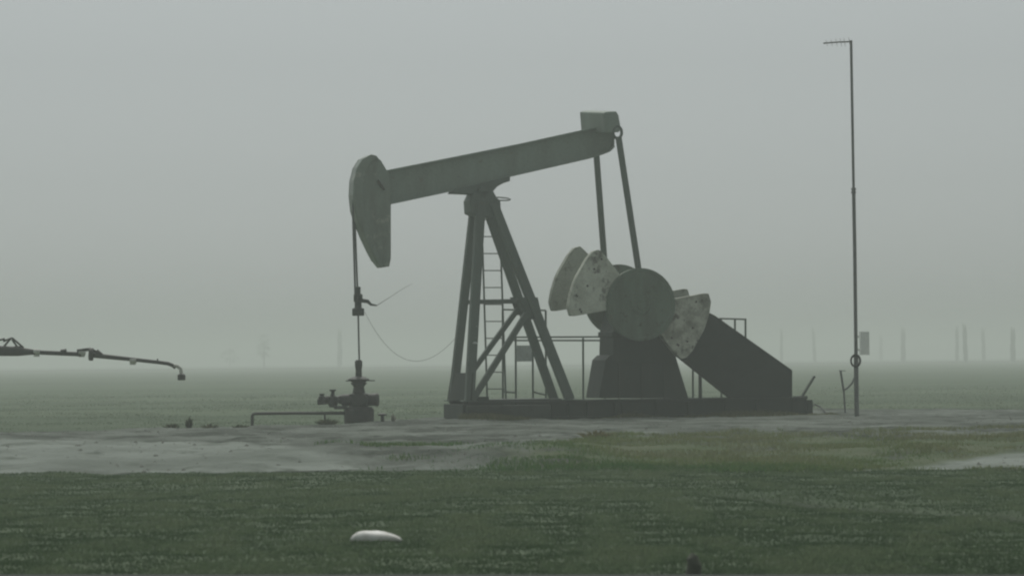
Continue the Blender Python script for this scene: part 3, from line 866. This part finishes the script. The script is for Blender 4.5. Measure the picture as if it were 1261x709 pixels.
# ------------------------------------------------------------------ antenna mast
BOX = M['box']                      # cloudy plastic housing that lets some of the fog show through
_t = BOX.node_tree
_tr = _t.nodes.new('ShaderNodeBsdfTransparent'); _mx = _t.nodes.new('ShaderNodeMixShader'); _mx.inputs[0].default_value = 0.6
_t.links.new(_t.nodes['Principled BSDF'].outputs[0], _mx.inputs[1]); _t.links.new(_tr.outputs[0], _mx.inputs[2])
_t.links.new(_mx.outputs[0], _t.nodes['Material Output'].inputs['Surface'])
def mast():
    g0 = ground(1055, 512.5)
    Yd = g0[1]
    g0[2] = zat(g0[0], Yd)
    root = empty('antenna_mast', g0)
    tag(root, 'tall thin antenna mast with pale cabinet standing right of the pumpjack', 'mast')
    q = lambda px, py, dy=0: tuple(at_depth(px, py, Yd + dy) - g0)
    base = (0, 0, -0.3)
    b = MB(); b.tube([base, q(1054.2, 440)], 0.064, 12); b.lathe([(0, 0.1), (0.06, 0.1)], q(1054.2, 440), n=12)
    b.build('lower_pole', M['galv'], root, smooth=True)
    b = MB(); b.tube([q(1054.2, 441), q(1052.6, 310), q(1051.2, 234)], 0.05, 12); b.build('middle_pole', M['galv'], root, smooth=True)
    b = MB(); b.tube([q(1051.2, 236), q(1048.0, 50)], 0.038, 10)
    for py in (234, 238): b.lathe([(0, 0.07), (0.05, 0.07)], q(1051.2, py), n=12)
    b.build('upper_pole', M['galv'], root, smooth=True)
    b = MB(); b.tube([q(1049.5, 51.5), q(1033, 52), q(1014, 53.5)], 0.022, 8)
    for i, px in enumerate((1046, 1040, 1035.5, 1030, 1024, 1018)):
        c = np.array(q(px, 52 + (1046 - px) * 0.04)); L = 0.14 - 0.008 * i
        b.tube([c + np.array([0.0, -0.18, -L]), c + np.array([0.0, 0.18, L])], 0.008, 6)
    b.build('antenna', M['galv'], root)
    c0, c1 = q(1059, 437), q(1070, 408)
    b = MB(); b.box((c0[0], -0.10, c0[2]), (c1[0], 0.16, c1[2])); b.box((c0[0] + 0.015, -0.116, c0[2] + 0.02), (c1[0] - 0.015, -0.102, c1[2] - 0.02))
    b.box((-0.0 + q(1053, 415)[0], -0.03, q(1053, 416)[2]), (c0[0], 0.03, q(1053, 413)[2])); b.box((q(1053, 415)[0], -0.03, q(1053, 432)[2]), (c0[0], 0.03, q(1053, 429)[2]))
    b.build('cabinet', BOX, root, 0.01)
    b = MB(); c = np.array(q(1053.5, 444, -0.12))
    for k in range(3):
        b.tube([(c[0] + (0.115 + .012 * k) * math.cos(a), c[1] - 0.02 * k, c[2] + (0.15 + .012 * k) * math.sin(a)) for a in np.linspace(0, 2 * math.pi, 25)], 0.016, 6)
    b.build('cable_coil', M['rubber'], root)
mast()

def stake():
    g0 = ground(1041, 508); Yd = g0[1]; g0[2] = zat(g0[0], Yd)
    root = empty('leaning_stake', g0)
    tag(root, 'short leaning metal stake joined by a conduit to the antenna mast', 'stake')
    q = lambda px, py, dy=0: tuple(at_depth(px, py, Yd + dy) - g0)
    b = MB(); b.bar((0, 0, -0.2), q(1039, 480), 0.035, 0.05); b.bar(q(1039, 482), q(1035, 456), 0.045, 0.06); b.bar(q(1033, 456), q(1041, 456.5), 0.05, 0.02)
    b.build('post', M['galv'], root)
    b = MB(); b.tube([q(1038.5, 480), q(1043, 478), q(1049, 472), q(1053, 464), q(1054, 458)], 0.03, 8); b.build('conduit', M['galv'], root, smooth=True)
stake()

def hose():
    p = [ground(*k) for k in ((994, 506), (1003, 502.5), (1011, 505), (1018, 509))]
    z0 = p[0].copy()
    pts = []
    for i, k in enumerate(p):
        pts.append((k[0] - z0[0], k[1] - z0[1], zat(k[0], k[1]) + (0.03, 0.17, 0.12, 0.0)[i]))
    o = MB().tube(pts, 0.025, 8).build('cable', M['rubber'], smooth=True)
    o.location = (z0[0], z0[1], 0)
    tag(o, 'black cable arching from the skid end down to the dirt', 'cable')
hose()

# ------------------------------------------------------------------ irrigation boom on the left
def boom():
    Yd = 34.0 * K
    q = lambda px, py, dy=0.0: at_depth(px, py, Yd + dy)
    base = q(-150, 440); base[2] = zat(base[0], base[1])
    root = empty('irrigation_boom', base)
    tag(root, 'dark irrigation boom pipe hanging over the field, drop nozzle at its end', 'irrigation pipe')
    rel = lambda px, py, dy=0.0: tuple(q(px, py, dy) - base)
    D = M['pipe']
    b = MB(); b.tube([rel(-320, 424), rel(-150, 427), rel(-20, 431), rel(42, 433.5), rel(100, 436)], 0.062, 12); b.tube([rel(-60, 431), rel(-10, 431.5), rel(22, 432.5), rel(44, 433.5)], [0.07, 0.15, 0.13, 0.066], 14)
    b.build('main_pipe', D, root, smooth=True)
    b = MB(); b.tube([rel(112, 437), rel(160, 442), rel(196, 446), rel(207, 447.5), rel(213, 450), rel(216, 453)], [0.07, 0.055, 0.052, 0.052, 0.05, 0.045], 12)
    b.tube([rel(118, 435), rel(126, 438.5)], [0.13, 0.07], 12); b.tube([rel(194, 446), rel(194, 441.5)], 0.02, 6); b.tube([rel(75, 434), rel(82, 433)], 0.09, 8)
    b.build('end_pipe', D, root, smooth=True)
    b = MB(); b.lathe([(-0.05, 0.16), (-0.045, 0.18), (0.06, 0.18), (0.065, 0.15)], rel(112, 436), (1, 0, -.06), 18)
    b.bar(rel(95, 432), rel(110, 430), 0.12, 0.09); b.bar(rel(110, 429), rel(120, 434), 0.05, 0.08); b.build('coupling', D, root, 0.01)
    b = MB()
    for a, c in (((-40, 428), (6, 417)), ((4, 420), (15, 416)), ((15, 416), (29, 428)), ((0, 432), (13, 417)), ((15, 418), (24, 431)), ((-4, 428), (26, 427))):
        b.tube([rel(*a), rel(*c)], 0.028, 6)
    b.build('truss', D, root)
    for px, y0, y1 in ((45.5, 430, 439), (101, 431, 439.5), (164, 441, 449)):
        c = rel(px, y0); e = rel(px, y1)
        b = MB(); b.lathe([(-0.09, 0.075), (0.09, 0.075)], rel(px, y0 + 3), (1, 0, -.03), 14); b.box((c[0] - 0.09, -0.02, e[2]), (c[0] + 0.07, 0.02, c[2] - 0.05))
        b.build('strap', M['white'], root)
    b = MB(); b.tube([rel(214, 450), rel(219, 451), rel(222.5, 454), rel(223.5, 461)], 0.05, 10); b.build('gooseneck', M['white'], root, smooth=True)
    b = MB(); b.lathe([(-0.09, .09), (-0.08, .11), (0.06, .11), (0.09, .06)], rel(223.5, 464), n=14); b.build('nozzle', D, root)
    # the wheeled tower the boom hangs from, just outside the frame
    top = rel(-150, 427)
    for s in (-1, 1):
        MB().tube([top, (s * 0.2, s * 1.5, 0.45)], 0.05, 8).build('leg', M['galv'], root)
        w = MB(); w.lathe([(-0.12, .28), (-0.14, .45), (-0.10, .52), (0.10, .52), (0.14, .45), (0.12, .28)], (s * 0.2, s * 1.5, 0.50), (0, 1, 0), 28)
        wl = w.build('wheel', M['rubber'], root)
        MB().lathe([(-0.08, .30), (0.08, .30)], (s * 0.2, s * 1.5, 0.50), (0, 1, 0), 20).build('rim', M['galv'], wl)
boom()

# ------------------------------------------------------------------ small things on the ground
def sheet():
    p = ground(463, 668, LOW)
    zz = zat(p[0], p[1])
    n, m2 = 22, 12
    vs, fs = [], []
    for j in range(m2 + 1):
        for i in range(n + 1):
            a = -1 + 2 * i / n; c = -1 + 2 * j / m2
            prof = (1 - abs(a) ** 2.4) ** 0.6 * (1.0 - 0.25 * a)
            x_ = a * 0.29; y_ = c * 0.15 * (1 - a * a * 0.7)
            z_ = 0.105 * prof * math.sqrt(max(0, 1 - c * c)) + 0.004 * math.sin(7 * a + 3 * c) * (1 - c * c) * (1 - a * a) + 0.035
            vs.append((x_, y_, z_))
    for j in range(m2):
        for i in range(n):
            k = j * (n + 1) + i
            fs.append((k, k + 1, k + n + 2, k + n + 1))
    b = MB(); b.add(vs, fs)
    o = b.build('plastic_scrap', M['lamp_white'], smooth=True)
    o.location = (p[0], p[1], zz - 0.025)
    s = o.modifiers.new('thickness', 'SOLIDIFY'); s.thickness = 0.012
    tag(o, 'curved white scrap lying in the near grass', 'scrap')
sheet()

def fence_stub():
    p = ground(854, 712, LOW); p[2] = zat(p[0], p[1])
    root = empty('fence_post', (p[0], p[1] + 0.1, p[2]))
    tag(root, 'dark stub of a post at the bottom edge of the grass', 'post')
    b = MB(); b.tube([(0, 0, -0.2), (0.0, 0, 0.0), (0.015, 0, 0.11), (0.0, 0.01, 0.17), (0.02, 0.01, 0.21)], [.085, .08, .066, .055, .03], 12); b.build('stake', M['wood'], root)
fence_stub()

LEAF = leaf_mat('weed_leaf', (0.040, 0.056, 0.030), (0.062, 0.076, 0.040), (0.10, 0.10, 0.06))
PALE = leaf_mat('pale_weed_leaf', (0.22, 0.24, 0.18), (0.30, 0.31, 0.25), (0.36, 0.36, 0.30))
def weed(px, py, h, spread, label, material=LEAF, n=60, z=0.0, seed=1):
    p = ground(px, py, z); zz = zat(p[0], p[1])
    rr = random.Random(seed)
    vs, fs, tn = [], [], []
    for k in range(n):
        a = rr.uniform(0, 6.28); r = spread * rr.random() ** 0.7; hh = h * rr.uniform(0.35, 1.0) * (1 - 0.4 * r / spread)
        bx, by = math.cos(a) * r * 0.45, math.sin(a) * r * 0.45
        tx, ty = math.cos(a) * r, math.sin(a) * r
        w = rr.uniform(0.012, 0.03); wa = rr.uniform(0, 6.28); cx, cy = math.cos(wa) * w, math.sin(wa) * w
        i = len(vs)
        vs += [(bx - cx * .5, by - cy * .5, -0.03), (bx + cx * .5, by + cy * .5, -0.03), ((bx + tx) / 2 + cx, (by + ty) / 2 + cy, hh * .65), ((bx + tx) / 2 - cx, (by + ty) / 2 - cy, hh * .65), (tx, ty, hh)]
        fs += [(i, i + 1, i + 2, i + 3), (i + 3, i + 2, i + 4)]; tn += [rr.random()] * 5
    me = bpy.data.meshes.new('weed'); me.from_pydata(vs, [], fs); me.materials.append(material)
    at = me.attributes.new('tone', 'FLOAT', 'POINT'); at.data.foreach_set('value', tn)
    o = bpy.data.objects.new('weed', me); col.objects.link(o); o.location = (p[0], p[1], zz)
    tag(o, label, 'weed', 'weeds growing on the pad edge')
weed(233, 526, 0.34, 0.12, 'small upright weed on the pad edge below the boom nozzle', seed=1, n=70)
weed(212, 527, 0.16, 0.30, 'low spreading weed left of the upright weed on the pad edge', seed=2)
weed(258, 527, 0.14, 0.35, 'low dark weed between the upright weed and the pipe elbow', seed=3)
weed(296, 526, 0.12, 0.30, 'low dark weed at the foot of the pipe elbow', seed=4)
weed(402, 523, 0.20, 0.42, 'dark weed clump under the flow pipe near the wellhead', seed=5, n=110)
weed(484, 518, 0.26, 0.09, 'pale dry weed standing right of the short pipe stub', PALE, seed=6, n=40)
weed(735, 539, 0.20, 0.5, 'yellowish weed tuft before the pedestal on the bank top', leaf_mat('yellow_weed', (0.10, 0.11, 0.05), (0.15, 0.145, 0.07), (0.18, 0.16, 0.09)), seed=7, n=150)

# ------------------------------------------------------------------ far edge of the field
def far_pole():
    proto = None
    data = [(962, 408, 441, 250, 'faint misty pole beyond the belt guard, first in the far row'),
            (1003, 407, 441, 250, 'faint misty pole in the gap between belt guard and mast'),
            (1085, 414, 441, 300, 'palest misty pole close behind the mast cabinet'),
            (1112, 407, 441, 230, 'misty pole standing alone, next past the mast cabinet'),
            (1178, 405, 440, 230, 'misty pole, paler one of the close far pair'),
            (1189, 403, 439, 190, 'darkest misty pole, tallest of the close far pair'),
            (1211, 407, 440, 240, 'pale misty pole between the close pair and the outermost pole'),
            (1247, 407, 440, 195, 'outermost misty pole at the right end of the far row'),
            (418, 408, 444, 250, 'faint misty pole behind the wellhead rod')]
    for px, y0, y1, Yd, label in data:
        Yd *= K * 1.75
        p = at_depth(px, y0, Yd)
        zz = zat(p[0], Yd)
        if proto is None:
            r = empty('far_pole')
            MB().tube([(0.1, 0, -0.05), (0, 0, 0.25), (0.16, 0, 0.5), (0.05, 0, 0.75), (0.22, 0, 0.9), (0.18, 0, 1.0)], [.56, .54, .52, .50, .47, .42], 10).build('shaft', M['wood'], r)
            proto = r
        o = proto if px == 962 else copy_tree(proto)
        o.location = (p[0], Yd, zz); o.scale = (random.uniform(0.95, 1.6), 1, p[2] - zz); o.rotation_euler = (0, random.uniform(-0.03, 0.03), random.choice((0, math.pi)))
        tag(o, label, 'pole', 'misty poles along the far edge of the field')
far_pole()

def far_tree(px, Yd, h, wd, label, seed):
    rr = random.Random(seed)
    Yd *= K * 1.55
    p = at_depth(px, 440, Yd); h *= 1.55; wd *= 1.55; zz = zat(p[0], Yd)
    root = empty('far_tree', (p[0], Yd, zz))
    tag(root, label, 'tree', 'trees lost in the fog')
    b = MB(); b.tube([(0, 0, -0.3), (0.1, 0, h * 0.4), (0, 0.1, h * 0.85)], [0.3, 0.22, 0.06], 8)
    for k in range(7):
        a = rr.uniform(0, 6.28); b.tube([(0.05, 0, h * (0.3 + .07 * k)), (math.cos(a) * wd * .4, math.sin(a) * wd * .4, h * (0.45 + .07 * k))], [0.09, 0.03], 6)
    b.build('trunk', M['wood'], root)
    vs, fs, tn = [], [], []
    for c in range(26):
        a = rr.uniform(0, 6.28); t = rr.uniform(0.28, 1.0); r = wd * 0.5 * math.sin(min(1, t * 1.1) * 2.6) * rr.random() ** 0.5
        cx, cy, cz = math.cos(a) * r, math.sin(a) * r, h * t
        for k in range(60):
            x_, y_, z_ = cx + rr.gauss(0, .38), cy + rr.gauss(0, .38), cz + rr.gauss(0, .34)
            s = rr.uniform(.08, .18); i = len(vs)
            u = Vector((rr.gauss(0, 1), rr.gauss(0, 1), rr.gauss(0, 1))).normalized(); v = u.orthogonal().normalized()
            q = Vector((x_, y_, z_))
            vs += [tuple(q - u * s), tuple(q + v * s * .6), tuple(q + u * s), tuple(q - v * s * .6)]
            fs.append((i, i + 1, i + 2, i + 3)); tn += [rr.random()] * 4
    me = bpy.data.meshes.new('crown'); me.from_pydata(vs, [], fs); me.materials.append(LEAF)
    at = me.attributes.new('tone', 'FLOAT', 'POINT'); at.data.foreach_set('value', tn)
    o = bpy.data.objects.new('crown', me); col.objects.link(o); o.parent = root
far_tree(325, 270, 7.4, 3.4, 'faint tall tree lost in fog beyond the field, between boom and wellhead', 3)
far_tree(283, 330, 5.0, 5.5, 'faint low tree lost in fog, nearer to the boom nozzle', 4)

bk = MB()
bx0 = 400
vs, fs = [], []
for i, x_ in enumerate(np.linspace(-620, 620, 160)):
    y_ = 232 * K * 1.5 + wob(np.array([x_]), np.array([0.0]), 60, 8, 77)[0]; h_ = 0.34 + 0.10 * wob(np.array([x_]), np.array([3.0]), 20, 1, 79)[0]
    vs += [(x_, y_ - 2.5, -0.7), (x_, y_, LOW + h_), (x_, y_ + 1.2, LOW + h_), (x_, y_ + 4, -0.7)]
    if i: k = (i - 1) * 4; fs += [(k, k + 4, k + 5, k + 1), (k + 1, k + 5, k + 6, k + 2), (k + 2, k + 6, k + 7, k + 3)]
bk.add(vs, fs)
bank = bk.build('field_bank', mat('dark_bank_earth', (0.055, 0.06, 0.045), 0.95, scale=0.3))
tag(bank, kind='structure')

# ------------------------------------------------------------------ fog
hz = MB().box((-1300, -1050, -2.2), (1300, 2750, 12.4)).build('haze', [])
hm = bpy.data.materials.new('fog'); hm.use_nodes = True
t = hm.node_tree; t.nodes.clear()
pv = t.nodes.new('ShaderNodeVolumePrincipled')
pv.inputs['Color'].default_value = (0.76, 0.815, 0.775, 1)
pv.inputs['Density'].default_value = 0.0021
pv.inputs['Anisotropy'].default_value = 0.42
om = t.nodes.new('ShaderNodeOutputMaterial')
t.links.new(pv.outputs[0], om.inputs['Volume'])
hz.data.materials.append(hm)
tag(hz, kind='stuff')
